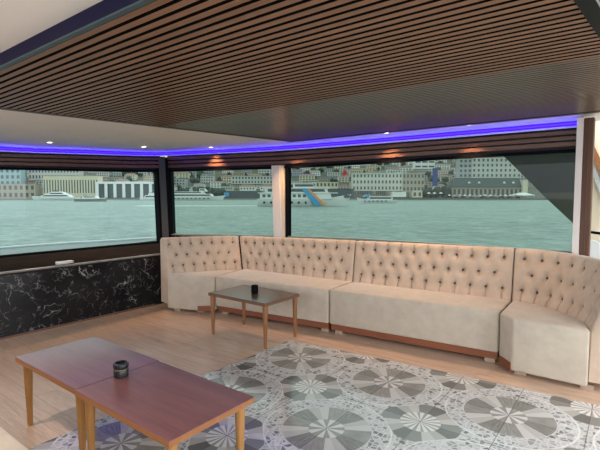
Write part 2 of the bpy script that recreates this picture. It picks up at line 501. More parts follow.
# valance of horizontal wooden bars between LED cove and windows
def valance(name, seg):
    xy = [(p[0], p[1]) for p in seg]
    bm = bmesh.new()
    ribbon(bm, offs(xy, .0), offs(xy, -.04), [p[3] for p in seg], [p[2] + .1 for p in seg])
    root = tag(link(name, bm, M['recess']), kind='structure')
    fr = [(.20, .40), (.49, .67), (.77, .95)]
    for f0, f1 in fr:
        bm = bmesh.new()
        zb = [p[3] + (p[2] - .06 - p[3]) * f0 for p in seg]; zt = [p[3] + (p[2] - .06 - p[3]) * f1 for p in seg]
        ribbon(bm, offs(xy, .045), offs(xy, .002), zb, zt)
        link('valance_bar', bm, M['valance'], root)
    return root
valance('trim_5', GL[0:5])
valance('trim_6', B)

# LED cove + strip -------------------------------------------------------
# smooth inner path for cove so the corner is rounded
def smooth(pts, it=3):
    for _ in range(it):
        q = [pts[0]]
        for a, b in zip(pts, pts[1:]):
            q += [lerp(a, b, .25), lerp(a, b, .75)]
        q.append(pts[-1]); pts = q
    return pts
core = smooth([(*p[:2], p[2]) for p in GL], 2)
cxy = offs([(p[0], p[1]) for p in core], .05)
cz = [p[2] for p in core]
bm = bmesh.new(); ribbon(bm, cxy, offs(cxy, -.02), [z - .046 for z in cz], [z + .05 for z in cz])
cove = tag(link('trim_7', bm, M['cove']), kind='structure')
bm = bmesh.new()
ribbon(bm, offs(cxy, .030), offs(cxy, .004), [z - .030 for z in cz], [z + .016 for z in cz])
led = tag(link('led_strip', bm, M['led']), 'glowing blue violet LED strip curving above the windows', 'light strip')

bm = bmesh.new()
tube(bm, [(*p, z - .008) for p, z in zip(offs(cxy, .031), cz)], .007, 8)
tag(link('led_core', bm, M['led_core'], led), 'brighter line along the middle of the strip')
# ------------------------------------------------------------------ ceiling
def XL(y): return -4.56 + .181 * y
def XR(y): return -.415 + .1 * y
Y0, YK, Y1 = 1.04, 2.90, 4.70
outer = offs(cxy, -.06)
# outboard strips
bm = bmesh.new()
def quadstrip(inner, outer_):
    a = [bm.verts.new(p) for p in inner]; b = [bm.verts.new(p) for p in outer_]
    for i in range(len(a) - 1): bm.faces.new((a[i], a[i + 1], b[i + 1], b[i]))
inn, out = [], []
for (x, y), z in zip(outer, cz):
    out.append((x, y, z + .048))
    yy = min(max(y, Y0), Y1)
    if y <= Y1 and x < -6.3: inn.append((XL(yy) - .06 if y > Y0 else XL(Y0) - .06, min(yy, Y1) if y > Y0 else y, 2.345))
    else: inn.append((max(XL(Y1) - .06, x if x > XL(Y1) else XL(Y1) - .06), Y1 + .05, 2.345))
quadstrip(inn, out)
# eastern end and front, flat
vs = [bm.verts.new(p) for p in ((XL(Y0) - .06, -2.2, 2.345), (XL(Y0) - .06, Y0, 2.345), (XL(Y0) - .06, Y0, 2.378), (XL(Y0) - .06, -2.2, 2.378))]
bm.faces.new(vs)
vs = [bm.verts.new(p) for p in ((XL(Y0) - .06, -2.2, 2.378), (1.9, -2.2, 2.378), (1.9, Y0 + .02, 2.378), (XL(Y0) - .06, Y0 + .02, 2.378))]
bm.faces.new(vs)
vs = [bm.verts.new(p) for p in ((XR(Y0) + .1, Y0, 2.36), (1.9, Y0, 2.36), (1.9, 5.6, 2.36), (XR(Y1) + .1, 5.6, 2.36))]
bm.faces.new(vs)
vs = [bm.verts.new(p) for p in ((-.46, Y1 + .05, 2.345), (.2, Y1 + .05, 2.345), (.2, 5.6, 2.345), (-.46, 5.6, 2.345))]
bm.faces.new(vs)
ceil = tag(link('ceiling', bm, M['white_ceiling']), kind='structure')
bm = bmesh.new(); prism(bm, [(-7.1, -2.2), (1.9, -2.2), (1.9, 5.6), (-7.1, 5.6)], 2.47, 2.55)
link('roof_light_block', bm, M['steel_light'], ceil)  # unseen slab added over the ceiling to block sky light
bm = bmesh.new(); prism(bm, [(XL(Y0), Y0), (XR(Y0), Y0), (XR(Y1), Y1), (XL(Y1), Y1)], 2.37, 2.40)
link('panel_backing', bm, M['groove'], ceil)
bm = bmesh.new()
y = Y0 + .012
def shade_sides(bm):      # slat sides blackened to paint in shade between the slats
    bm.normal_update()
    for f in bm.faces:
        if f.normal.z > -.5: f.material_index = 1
while y < YK - .02:
    prism(bm, [(XL(y), y), (XR(y), y), (XR(y + .037), y + .037), (XL(y + .037), y + .037)], 2.302, 2.37); y += .06
shade_sides(bm); link('front_slats', bm, [M['slatA'], M['groove']], ceil)
bm = bmesh.new()
y = YK
while y < Y1 - .03:
    prism(bm, [(XL(y), y), (XR(y), y), (XR(y + .041), y + .041), (XL(y + .041), y + .041)], 2.303, 2.36); y += .05
shade_sides(bm); link('rear_slats', bm, [M['slatB'], M['groove']], ceil)
bm = bmesh.new(); prism(bm, [(XL(YK), YK), (XR(YK), YK), (XR(Y1), Y1), (XL(Y1), Y1)], 2.36, 2.369)
link('rear_backing', bm, plain('rear_groove', (.02, .013, .01), .5), ceil)
# frame: left + back inner wood, outer dark
bm = bmesh.new()
prism(bm, [(XL(Y0), Y0), (XL(Y1), Y1), (XL(Y1) - .045, Y1), (XL(Y0) - .045, Y0)], 2.296, 2.345)
link('panel_frame', bm, M['frame_wood'], ceil)
bm = bmesh.new()
prism(bm, [(XL(Y0) - .045, Y0), (XL(Y1) - .045, Y1 + .0), (XL(Y1) - .085, Y1 + .0), (XL(Y0) - .085, Y0)], 2.30, 2.348)
prism(bm, [(XL(Y1) - .085, Y1), (XR(Y1) + .1, Y1), (XR(Y1) + .1, Y1 + .07), (XL(Y1) - .085, Y1 + .07)], 2.298, 2.348)
link('panel_edge', bm, M['frame_dark'], ceil)
bm = bmesh.new()
prism(bm, [(XR(Y0), Y0 - .02), (XR(Y0) + .10, Y0 - .02), (XR(Y1) + .10, Y1), (XR(Y1), Y1)], 2.292, 2.36)
link('panel_side_frame', bm, M['steel_dark'], ceil)
bm = bmesh.new()
prism(bm, [(XR(Y0) + .065, Y0 - .02), (XR(Y0) + .072, Y0 - .02), (XR(Y1) + .072, Y1), (XR(Y1) + .065, Y1)], 2.288, 2.30)
link('side_frame_bead', bm, M['steel_light'], ceil)
bm = bmesh.new()
prism(bm, [(XR(Y0) + .10, Y0 - .02), (XR(Y0) + .16, Y0 - .02), (XR(Y1) + .16, Y1 + .3), (XR(Y1) + .10, Y1 + .3)], 2.32, 2.36)
link('side_frame_grey', bm, M['steel_light'], ceil)
bm = bmesh.new(); box(bm, XL(Y0) - .08, XR(Y0) + .1, Y0 - .02, Y0, 2.305, 2.38)
link('front_fascia', bm, M['navy'], ceil)
bm = bmesh.new(); box(bm, XL(Y0) - .08, XR(Y0) + .1, Y0 - .022, Y0 + .004, 2.298, 2.307)
link('fascia_trim', bm, M['teal'], ceil)

# ------------------------------------------------------------------ downlights
from mathutils.bvhtree import BVHTree
_bvh = BVHTree.FromPolygons([v.co.copy() for v in ceil.data.vertices], [tuple(p.vertices) for p in ceil.data.polygons])
def downlight(x, y, z, label, power=5, col=(1, .60, .30)):
    hit = _bvh.ray_cast(Vector((x, y, 1)), Vector((0, 0, 1)))
    if hit[0]: z = hit[0].z - .004
    r = empty('downlight', (x, y, z)); tag(r, label, 'ceiling light')
    bm = bmesh.new(); lathe(bm, [(.032, 0.004), (.045, 0.004), (.045, -.003), (.032, -.003)], n=24, cap=False)
    link('ring', bm, M['chrome'], r, autos=40)
    bm = bmesh.new(); lathe(bm, [(.031, -.001), (.031, .006)], n=24)
    link('bulb', bm, M['lamp'], r)
    ld = bpy.data.lights.new('downlight_beam', 'SPOT'); ld.energy = power; ld.color = col
    ld.spot_size = math.radians(98); ld.spot_blend = .7; ld.shadow_soft_size = .03
    lo = bpy.data.objects.new('downlight_beam', ld); COL.objects.link(lo); lo.location = (0, 0, -.012); lo.parent = r
    return r
DL = [(-6.25, 2.70, 2.243, 'small round ceiling downlight nearest the left edge of the picture'),
      (-6.10, 4.02, 2.308, 'small round ceiling downlight left of the black corner post'),
      (-5.55, 4.90, 2.327, 'small round ceiling downlight above the short angled sofa end by the corner post'),
      (-3.90, 4.86, 2.327, 'small round ceiling downlight at the back corner of the slatted panel'),
      (-2.45, 4.96, 2.322, 'small round ceiling downlight over the middle of the long tufted sofas'),
      (-1.47, 4.96, 2.325, 'small round ceiling downlight furthest right along the blue strip')]
for x, y, z, l in DL: downlight(x, y, z, l, 44)
for i, (x, y) in enumerate([(-3.4, .35), (-1.7, .35), (.9, 1.6), (.9, 3.4), (-3.4, -1.0), (-1.2, -1.0)]):  # unseen fill lights added on the near side to brighten the room
    r_ = downlight(x, y, 2.371 if y < 1 else 2.353, 'added fill light in the white ceiling on the near side of the slatted panel', 50, (1, .84, .70))
    r_['group'] = 'added near fill lights'

# ------------------------------------------------------------------ sofas
def resample(path, n):
    P = [Vector((p[0], p[1])) for p in path]
    L = [0]
    for a, b in zip(P, P[1:]): L.append(L[-1] + (b - a).length)
    out = []
    for i in range(n):
        s = L[-1] * i / (n - 1); k = 0
        while k < len(L) - 2 and L[k + 1] < s: k += 1
        t = (s - L[k]) / max(L[k + 1] - L[k], 1e-9)
        out.append(P[k].lerp(P[k + 1], t))
    return out, L[-1]

def seg_d2(px, py, a, b):
    ax, ay = a; bx_, by_ = b
    dx, dy = bx_ - ax, by_ - ay
    t = max(0, min(1, ((px - ax) * dx + (py - ay) * dy) / (dx * dx + dy * dy)))
    return (px - ax - t * dx) ** 2 + (py - ay - t * dy) ** 2

def sofa_back(root, bot, top, ztop, thick, ncols, smoothing=False, z_in=.46, u_in=(0, 0)):
    """tufted back: bot/top are XY polylines left to right (room side on their right)"""
    n = 60 + 16 * ncols; nv = 56
    if smoothing: bot = smooth([tuple(p) for p in bot], 3); top = smooth([tuple(p) for p in top], 3)
    pb, Lb = resample(bot, n); ptp, Lt = resample(top, n)
    L = (Lb + Lt) / 2; Hh = .54
    zt = ztop if isinstance(ztop, (tuple, list)) else (ztop, ztop)
    # buttons in (s,t)
    rows = [.44, .285, .135]
    p = L / (ncols + .15)
    btn = []
    grid = {}
    for ri, t in enumerate(rows):
        cnt = ncols if ri != 1 else ncols - 1
        for k in range(cnt):
            s = L / 2 + (k - (cnt - 1) / 2) * p
            btn.append((s, t)); grid[(ri, k)] = (s, t)
    segs = []
    for k in range(ncols - 1):
        m_ = grid[(1, k)]
        for ri in (0, 2):
            segs.append((m_, grid[(ri, k)])); segs.append((m_, grid[(ri, k + 1)]))
    vert = []
    for k in range(ncols):
        s, t = grid[(0, k)]; vert.append(((s, t), (s, Hh + .1)))
        s, t = grid[(2, k)]; vert.append(((s, t), (s, -.1)))
    def disp(s, t):
        pit = 0
        for bs, bt in btn:
            dt = t - bt
            d2 = (s - bs) ** 2 + (dt * .72) ** 2
            if d2 < .02: pit = max(pit, math.exp(-d2 / (.023 ** 2)) + .42 * math.exp(-d2 / (.055 ** 2)))
        cr = 0
        for a, b in segs:
            if abs(s - (a[0] + b[0]) / 2) < p * .9:
                cr = max(cr, .07 * math.exp(-seg_d2(s, t, a, b) / (.013 ** 2)))
        for a, b in vert:
            if abs(s - a[0]) < .06:
                d2 = seg_d2(s, t, a, b)
                fall = math.exp(-abs(t - a[1]) / .10)
                cr = max(cr, (.22 + .70 * fall) * math.exp(-d2 / (.012 ** 2)))
        return -.056 * max(pit / 1.38, cr) 
    bm = bmesh.new(); rings = []
    front = []
    for i in range(n):
        tv = (ptp[min(i + 1, n - 1)] - ptp[max(i - 1, 0)]).normalized()
        nr = Vector((tv.y, -tv.x))
        s = L * i / (n - 1)
        edge = min(s, L - s)
        round_e = -.02 * math.exp(-(edge / .018))
        ring = []; z1 = zt[0] + (zt[1] - zt[0]) * i / (n - 1)
        rr = thick * .42
        for j in range(nv):
            v = j / (nv - 1)
            z = z_in + (z1 - rr * .8 - z_in) * v
            t = (z - z_in) / (z1 - z_in) * Hh - .0
            q = pb[i].lerp(ptp[i], v)
            q = q + nr * (disp(s, t) + round_e)
            ring.append(bm.verts.new((q.x, q.y, z)))
        q0 = ptp[i]
        c = q0 - nr * (thick / 2)
        for k in range(1, 10):
            a = PI * k / 10
            dd = disp(s, .46 + .06 * k / 5) * max(0, 1 - k / 7) + round_e * .6
            rad = thick / 2 + dd
            cc = c + nr * math.cos(a) * rad
            ring.append(bm.verts.new((cc.x, cc.y, z1 - rr * .8 + (rr + dd * .6) * .8 * math.sin(a))))
        e = q0 - nr * thick
        ring.append(bm.verts.new((e.x, e.y, z1 - rr * .8)))
        ring.append(bm.verts.new((e.x, e.y, .07)))
        fb = pb[i] - nr * .01
        ring.append(bm.verts.new((fb.x, fb.y, .07)))
        rings.append(ring)
    for a, b in zip(rings, rings[1:]):
        m_ = len(a)
        for k in range(m_):
            l = (k + 1) % m_; bm.faces.new((a[k], a[l], b[l], b[k]))
    bm.faces.new(rings[0][::-1]); bm.faces.new(rings[-1])
    bmesh.ops.recalc_face_normals(bm, faces=bm.faces[:])
    back = link('backrest', bm, M['velvet_back'], root, autos=50)
    # buttons
    for bs, bt in btn:
        i = int(round(bs / L * (n - 1))); i = max(1, min(n - 2, i))
        z1 = zt[0] + (zt[1] - zt[0]) * i / (n - 1)
        z = z_in + bt / Hh * (z1 - z_in)
        v = (z - z_in) / (z1 - thick * .42 * .8 - z_in)
        tv = (ptp[i + 1] - ptp[i - 1]).normalized(); nr = Vector((tv.y, -tv.x))
        q = pb[i].lerp(ptp[i], v) + nr * (-.043)
        b2 = bmesh.new()
        lathe(b2, [(.002, .010), (.009, .008), (.013, .001), (.013, -.004)], n=10)
        for vtx in b2.verts:
            x, y_, z_ = vtx.co
            vtx.co = (q.x + tv.x * x + nr.x * z_, q.y + tv.y * x + nr.y * z_, z + y_)
        link('button', b2, M['button'], back, smooth=True)
    return back

def sofa(label, seatpoly, bot, top, ztop, ncols, plinths, feet, thick=.13, smoothing=False, zseat=.5, zlow=.105, name='tufted_sofa', group=None):
    cx = sum(p[0] for p in seatpoly) / len(seatpoly); cy = sum(p[1] for p in seatpoly) / len(seatpoly)
    root = tag(empty(name, (cx, cy, 0)), label, 'sofa', group)
    sh = lambda pts: [(p[0] - cx, p[1] - cy) for p in pts]
    bm = bmesh.new(); prism(bm, sh(seatpoly), zlow, zseat)
    bevel(bm, .022, 3)
    link('seat', bm, M['velvet'], root, autos=60)
    sofa_back(root, sh(bot), sh(top), ztop, thick, ncols, smoothing)
    for pl in plinths:
        a, b, w = pl
        d = Vector((b[0] - a[0], b[1] - a[1])).normalized(); nn = Vector((-d.y, d.x)) * w
        bm = bmesh.new(); prism(bm, sh([a, b, (b[0] + nn.x, b[1] + nn.y), (a[0] + nn.x, a[1] + nn.y)]), .035, .105)
        link('plinth', bm, M['plinth'], root)
    for fx_, fy_, rz in feet:
        bm = bmesh.new(); box(bm, -.045, .045, .005, .055, 0, .036, rz)
        for v in bm.verts: v.co.x += fx_ - cx; v.co.y += fy_ - cy
        link('foot', bm, M['foot'], root)
    return root

# long left-hand one
sofa('long beige tufted sofa behind the small coffee table, left one of the two long ones',
     [(-4.385, 3.915), (-2.735, 4.125), (-2.765, 4.72), (-4.53, 4.62)],
     [(-4.535, 4.575), (-2.765, 4.69)], [(-4.725, 4.70), (-2.79, 4.80)], (.965, 1.0), 11,
     [((-4.37, 3.945), (-2.745, 4.155), .5)], [(-4.28, 3.97, .127), (-2.80, 4.155, .127), (-4.4, 4.5, 0), (-2.85, 4.62, 0)])
# long right-hand one
sofa('long beige tufted sofa below the widest window, right one of the two long ones',
     [(-2.72, 4.13), (-.955, 4.285), (-.975, 4.875), (-2.75, 4.72)],
     [(-2.75, 4.69), (-.975, 4.845)], [(-2.775, 4.80), (-.985, 4.97)], (1.0, 1.015), 11,
     [((-2.71, 4.16), (-.965, 4.315), .5)], [(-2.62, 4.17, .09), (-1.03, 4.30, .09), (-2.65, 4.62, 0), (-1.05, 4.75, 0)])
# left angled corner piece
sofa('short angled beige tufted corner sofa beside the black marble wall',
     [(-5.02, 3.62), (-4.575, 3.77), (-4.40, 3.925), (-4.55, 4.60), (-5.10, 3.70)],
     [(-5.055, 3.68), (-4.92, 4.00), (-4.73, 4.29), (-4.545, 4.58)], [(-5.17, 3.68), (-5.06, 4.05), (-4.92, 4.38), (-4.72, 4.69)], (.985, .965), 7,
     [((-4.566, 3.762), (-4.41, 3.900), .05)], [(-4.92, 3.70, .33), (-4.60, 3.83, .33)], smoothing=True, zlow=.036)
# right curved corner piece
sofa('curved beige tufted corner sofa at the right end beside the brown post',
     [(-.94, 4.255), (-.80, 4.10), (-.24, 4.10), (-.30, 4.40), (-.50, 4.62), (-.70, 4.80), (-.955, 4.86)],
     [(-.965, 4.845), (-.82, 4.83), (-.62, 4.72), (-.44, 4.52), (-.30, 4.33), (-.25, 4.14)],
     [(-.975, 4.97), (-.78, 4.96), (-.52, 4.84), (-.31, 4.60), (-.17, 4.38), (-.12, 4.14)], (1.015, 1.01), 8,
     [((-.936, 4.240), (-.815, 4.105), .05)], [(-.74, 4.15, 0), (-.25, 4.16, 0)], smoothing=True, thick=.16, zlow=.036)

# near sofa whose seat edge enters at the lower left
sofa('pale beige sofa seat corner cut off at the bottom left edge of the picture',
     [(-3.9, .12), (-1.3, .12), (-1.3, .735), (-3.9, .735)][::-1],
     [(-1.3, .12), (-3.9, .12)], [(-1.3, .02), (-3.9, .02)], .98, 14, [((-1.32, .70), (-3.88, .70), .5)], [(-1.4, .69, 0), (-3.8, .69, 0), (-1.4, .2, 0), (-3.8, .2, 0)])

# ------------------------------------------------------------------ tables
def make_table(L, W, Ht, th, mtop, medge, mleg, label, loc, rz=0, ins=.055, gap=0):
    root = tag(empty('coffee_table', (*loc, 0), rz), label, 'table')
    bm = bmesh.new(); box(bm, -L / 2, L / 2, -W / 2, W / 2, Ht - .006, Ht); bevel(bm, .002, 1)
    link('tabletop', bm, mtop, root)
    bm = bmesh.new()
    box(bm, -L / 2 + .001, L / 2 - .001, -W / 2 + .001, W / 2 - .001, Ht - th, Ht - .006)
    tag(link('edge_band', bm, medge, root), 'lighter wood edge under the top')
    for sx in (-1, 1):
        for sy in (-1, 1):
            bm = bmesh.new()
            lathe(bm, [(.014, 0), (.0155, .004), (.028, Ht - th - .03), (.029, Ht - th)], n=20)
            o = link('leg', bm, mleg, root, autos=40)
            o.location = (sx * (L / 2 - ins), sy * (W / 2 - ins), 0)
            o.rotation_euler = (0, 0, 0)
    return root
make_table(.83, .545, .48, .034, M['walnut_red'], M['edge_orange'], M['honey'],
           'reddish brown coffee table pushed end to end, the one further left', (-2.858, 1.418))
make_table(.85, .545, .48, .034, M['walnut_red'], M['edge_orange'], M['honey'],
           'reddish brown coffee table pushed end to end, its free end on the patterned tiles', (-2.012, 1.411))
make_table(.86, .565, .48, .034, M['walnut_dark'], M['edge_brown'], M['leg_brown'],
           'small dark topped coffee table with wooden legs standing before the long sofas', (-3.345, 3.545), .0, .036)

# ashtrays
r = tag(empty('ashtray', (-2.405, 1.398, .48)), 'round dark metal lidded ashtray on the near reddish tables', 'ashtray')
bm = bmesh.new(); lathe(bm, [(.036, 0), (.042, .004), (.043, .045), (.041, .048)], n=32); link('base', bm, M['ash_dark'], r, autos=40)
bm = bmesh.new(); lathe(bm, [(.0415, .047), (.0425, .0485), (.0425, .0505), (.0415, .052)], n=32); link('rim_line', bm, M['brass'], r, autos=40)
bm = bmesh.new(); lathe(bm, [(.040, .052), (.042, .056), (.041, .080), (.036, .086), (.030, .086), (.028, .066), (.004, .062)], n=32)
link('lid', bm, M['ash_dark'], r, autos=40)
bm = bmesh.new()
for k in range(12):
    a = 2 * PI * k / 12
    vs = box(bm, .0405, .0435, -.003, .003, .058, .080, a)
link('lid_ribs', bm, plain('dark_blue_ribs', (.03, .035, .05), .3, .3), r)
r = tag(empty('ashtray', (-3.34, 3.56, .48)), 'round black ashtray on the small coffee table by the sofas', 'ashtray')
bm = bmesh.new(); lathe(bm, [(.033, 0), (.039, .005), (.040, .045), (.037, .05)], n=28); link('base', bm, M['black'], r, autos=40)
bm = bmesh.new(); lathe(bm, [(.037, .05), (.039, .055), (.039, .082), (.033, .09), (.026, .09), (.02, .07), (.004, .068)], n=28); link('lid', bm, M['black'], r, autos=40)

# little pale box on the ledge
bm = bmesh.new(); box(bm, -.035, .035, -.095, .095, 0, .032); bevel(bm, .005, 2)
r = tag(link('small_box', bm, M['pale_plastic']), 'small pale rectangular box lying on the dark ledge under the left window', 'box')
r.location = (-5.50, 2.50, .7385); r.rotation_euler = (0, 0, .05)

# ------------------------------------------------------------------ outside: own boat parts
bm = bmesh.new()
rim = smooth([(-7.75, -3, .74), (-7.84, 1.5, .745), (-7.86, 2.6, .75), (-7.86, 3.2, .75), (-7.72, 3.8, .75), (-7.40, 4.45, .765), (-7.12, 5.1, .78)], 2)
inner = [(-6.90, p[1]) for p in rim]
ribbon(bm, [(p[0], p[1]) for p in rim], inner, [.60] * len(rim), [p[2] - .01 for p in rim])
dk = tag(link('trim_8', bm, plain('side_deck_grey', (.17, .21, .195), .6)), kind='structure')
bm = bmesh.new(); ribbon(bm, [(p[0] - .05, p[1]) for p in rim], [(p[0] + .012, p[1]) for p in rim], [p[2] - .03 for p in rim], [p[2] + .02 for p in rim])
link('deck_rim', bm, plain('rim_white', (.85, .9, .9), .4), dk, smooth=True)
bm = bmesh.new(); ribbon(bm, [(p[0] + .02, p[1]) for p in rim], [(p[0] + .12, p[1]) for p in rim], [-2.2] * len(rim), [.62] * len(rim))
link('hull_side', bm, plain('hull_side_white', (.6, .62, .62), .5), dk)

# sloping side wing beyond the right end of the back window
bm = bmesh.new()
def slab(pts, y0, y1):
    a = [bm.verts.new((x, y0, z)) for x, z in pts]; b = [bm.verts.new((x, y1, z)) for x, z in pts]
    bm.faces.new(a[::-1]); bm.faces.new(b)
    for i in range(len(pts)):
        j = (i + 1) % len(pts); bm.faces.new((a[i], a[j], b[j], b[i]))
    bmesh.ops.recalc_face_normals(bm, faces=bm.faces[:])
slab([(-1.90, 2.62), (-.96, 1.605), (-.52, 1.605), (-.50, 2.62)], 6.34, 6.455)
wing = link('side_wing', bm, plain('wing_olive_shaded', (.035, .042, .034), .6, var=.1, vscale=4)); wing['label'] = 'dark sloping side wing behind the long window'  # shade on the panel is put into its dark olive colour
bm = bmesh.new()
slab([(-.965, 1.605), (-.50, 1.13), (-.50, 1.605)], 6.34, 6.455)
tag(link('lower_panel', bm, plain('wing_taupe', (.12, .11, .08), .6), wing), 'lighter taupe lower panel')
bm = bmesh.new(); slab([(-.50, -.3), (-.50, 2.62), (1.6, 2.62), (1.6, -.3)], 6.45, 6.55)
cr = tag(link('outer_wall', bm, plain('cream_paint', (.78, .68, .52), .5)), 'cream painted outer wall with a sloping dark wing, right of the brown post', 'wall')
wing.parent = cr
bm = bmesh.new(); slab([(-.50, 2.20), (-.43, 2.20), (-.14, 1.52), (-.16, 1.42)], 6.38, 6.45)
link('wood_brace', bm, M['edge_orange'], cr)
bm = bmesh.new(); slab([(-.50, 2.05), (-.46, 2.05), (-.17, 1.35), (-.22, 1.25)], 6.40, 6.45)
link('grey_brace', bm, M['steel_light'], cr)
bm = bmesh.new(); tube(bm, [(-.5, 6.1, 1.155), (-.2, 6.1, 1.12), (.4, 6.1, 1.08)], .016, 8)
tube(bm, [(.35, 6.1, -.1), (.35, 6.1, 1.09)], .016, 8)
tag(link('handrail', bm, M['black']), 'thin dark handrail in front of the cream wall at the right edge', 'handrail')
bm = bmesh.new(); slab([(-.5, -.3), (-.5, 1.05), (-.36, 1.04), (-.08, .90), (1.6, .9), (1.6, -.3)], 6.18, 6.24)
tag(link('white_bulwark', bm, plain('white_gloss', (.78, .82, .84), .35)), 'white bulwark below the dark handrail at the right edge', 'panel')
bm = bmesh.new(); box(bm, -2.2, 3.0, 5.6, 6.9, -.4, -.1)
tag(link('trim_9', bm, M['steel_light']), kind='structure')

# ------------------------------------------------------------------ sea and far shore
WZ = -1.65
FW = Vector((-math.sin(yaw), math.cos(yaw), 0)); RT = Vector((math.cos(yaw), math.sin(yaw), 0))
def at(px, d, z=WZ):
    v = FW * d + RT * ((px - 300) / FPX * d); return Vector((v.x, v.y, z))
def zof(py, d): return EYE + (197 - py) / FPX * d
bm = bmesh.new()
c = [at(300, 2) - RT * 900 - FW * 600, at(300, 2) + RT * 900 - FW * 600, at(300, 700) + RT * 900, at(300, 700) - RT * 900]
bm.faces.new([bm.verts.new(p) for p in c])
tag(link('sea', bm, M['water']), kind='structure')

fcol = {
 'cream': plain('far_cream', (.50, .46, .34), .8, var=.12, vscale=.3), 'pale': plain('far_pale', (.42, .43, .40), .8), 'white': plain('far_white', (.60, .62, .60), .7),
 'brick': plain('far_brick', (.33, .20, .16), .8), 'grey': plain('far_grey', (.30, .32, .32), .8), 'tan': plain('far_tan', (.32, .28, .215), .8),
 'dark': plain('far_dark', (.06, .07, .08), .7), 'win': plain('far_window', (.045, .055, .065), .35), 'roof': plain('far_roof', (.22, .13, .10), .8),
 'droof': plain('far_dark_roof', (.05, .07, .065), .8), 'blue': plain('far_blue', (.004, .04, .16), .6), 'red': plain('far_red', (.62, .05, .05), .6),
 'orange': plain('far_orange', (.62, .24, .06), .6), 'azure': plain('far_azure', (.05, .25, .45), .6), 'stone': plain('far_stone', (.24, .25, .22), .8),
 'hotel': plain('far_hotel', (.47, .46, .40), .8, var=.1, vscale=.2), 'glassy': plain('far_glass', (.20, .34, .36), .25)}
def leafmat(n, a, b_):
    m, nt, b = newmat(n); g = G(nt)
    nt.links.new(g.mix(g.step(.35, .65, g.noise(g.obj(), .5, 5)), a, b_), b.inputs['Base Color']); b.inputs['Roughness'].default_value = .9
    return m
M['leaf'] = leafmat('far_leaves', (.012, .028, .018), (.05, .075, .045))
M['hill'] = leafmat('hill_ground', (.05, .06, .042), (.12, .12, .09))

def far_root(name, px, d, label, cat, z=WZ, group=None):
    return tag(empty(name, at(px, d, z), yaw), label, cat, group)

def blob_(seed):
    bm = bmesh.new(); bmesh.ops.create_icosphere(bm, subdivisions=2, radius=1)
    for v in bm.verts: v.co *= 1 + .35 * noise.noise(v.co * 1.7 + Vector((seed, 0, 0)))
    for v in bm.verts: v.co.z += .8
    return bm
# terrain
def hill_z(px, d):
    t = max(0, (d - 500) / 420)
    base = WZ + 1.4 + 88 * t ** 1.0
    base += 7 * noise.noise(Vector((px * .012, d * .006, 1.3))) * min(1, t * 4)
    return base
bm = bmesh.new(); NX, ND = 60, 24
gv = [[bm.verts.new(at(-260 + 1120 * i / (NX - 1), 478 + 500 * j / (ND - 1), hill_z(-260 + 1120 * i / (NX - 1), 478 + 500 * j / (ND - 1)))) for i in range(NX)] for j in range(ND)]
for j in range(ND - 1):
    for i in range(NX - 1): bm.faces.new((gv[j][i], gv[j][i + 1], gv[j + 1][i + 1], gv[j + 1][i]))
tag(link('hillside', bm, M['hill'], smooth=True), kind='structure')
bm = bmesh.new()
a, b = at(-260, 476), at(860, 476)
V = [bm.verts.new(p) for p in (a + Vector((0, 0, -1)), b + Vector((0, 0, -1)), b + Vector((0, 0, 1.5)), a + Vector((0, 0, 1.5)))]
V2 = [bm.verts.new(v.co + FW * 8) for v in V]
bm.faces.new(V); bm.faces.new(V2[::-1]); bm.faces.new((V[3], V[2], V2[2], V2[3])); bm.faces.new((V[0], V2[0], V2[1], V[1]))
tag(link('quay_wall', bm, fcol['stone']), 'low stone quay along the far waterline', 'quay')

def block(name, label, px0, px1, ytop, ybot, d, wall, roof=None, nx=0, nz=0, group=None, cat='building', depth=12, ww=.5, wh=.55, hip=0, windows_as_one=False):
    """a far building; pixel spans are only used to work out its real width and height"""
    w = (px1 - px0) / FPX * d; z0 = zof(ybot, d); h = zof(ytop, d) - z0
    r = far_root(name, (px0 + px1) / 2, d, label, cat, z0, group)
    bm = bmesh.new(); box(bm, -w / 2, w / 2, 0, depth, 0, h); link('wall', bm, fcol[wall], r)
    bm = bmesh.new()
    if hip:
        hexa(bm, [(-w / 2 - .4, -.4, h), (w / 2 + .4, -.4, h), (w / 2 + .4, depth + .4, h), (-w / 2 - .4, depth + .4, h)],
             [(-w / 2 + hip, hip * .8, h + hip * .5), (w / 2 - hip, hip * .8, h + hip * .5), (w / 2 - hip, depth - hip * .8, h + hip * .5), (-w / 2 + hip, depth - hip * .8, h + hip * .5)])
    else: box(bm, -w / 2 - .3, w / 2 + .3, -.3, depth + .3, h, h + .35)
    link('roof', bm, fcol[roof or 'stone'], r)
    if nx:
        dx = w / nx; dz = h / nz
        for k in range(nz):
            for i in range(nx):
                if windows_as_one and i: continue
                bm = bmesh.new()
                rng = range(nx) if windows_as_one else (i,)
                for q in rng:
                    x = -w / 2 + dx * (q + .5); z = dz * (k + .5)
                    box(bm, x - dx * ww / 2, x + dx * ww / 2, -.12, .05, z - dz * wh / 2, z + dz * wh / 2)
                o = link('window_row' if windows_as_one else 'window', bm, fcol['win'], r)
    return r, w, h

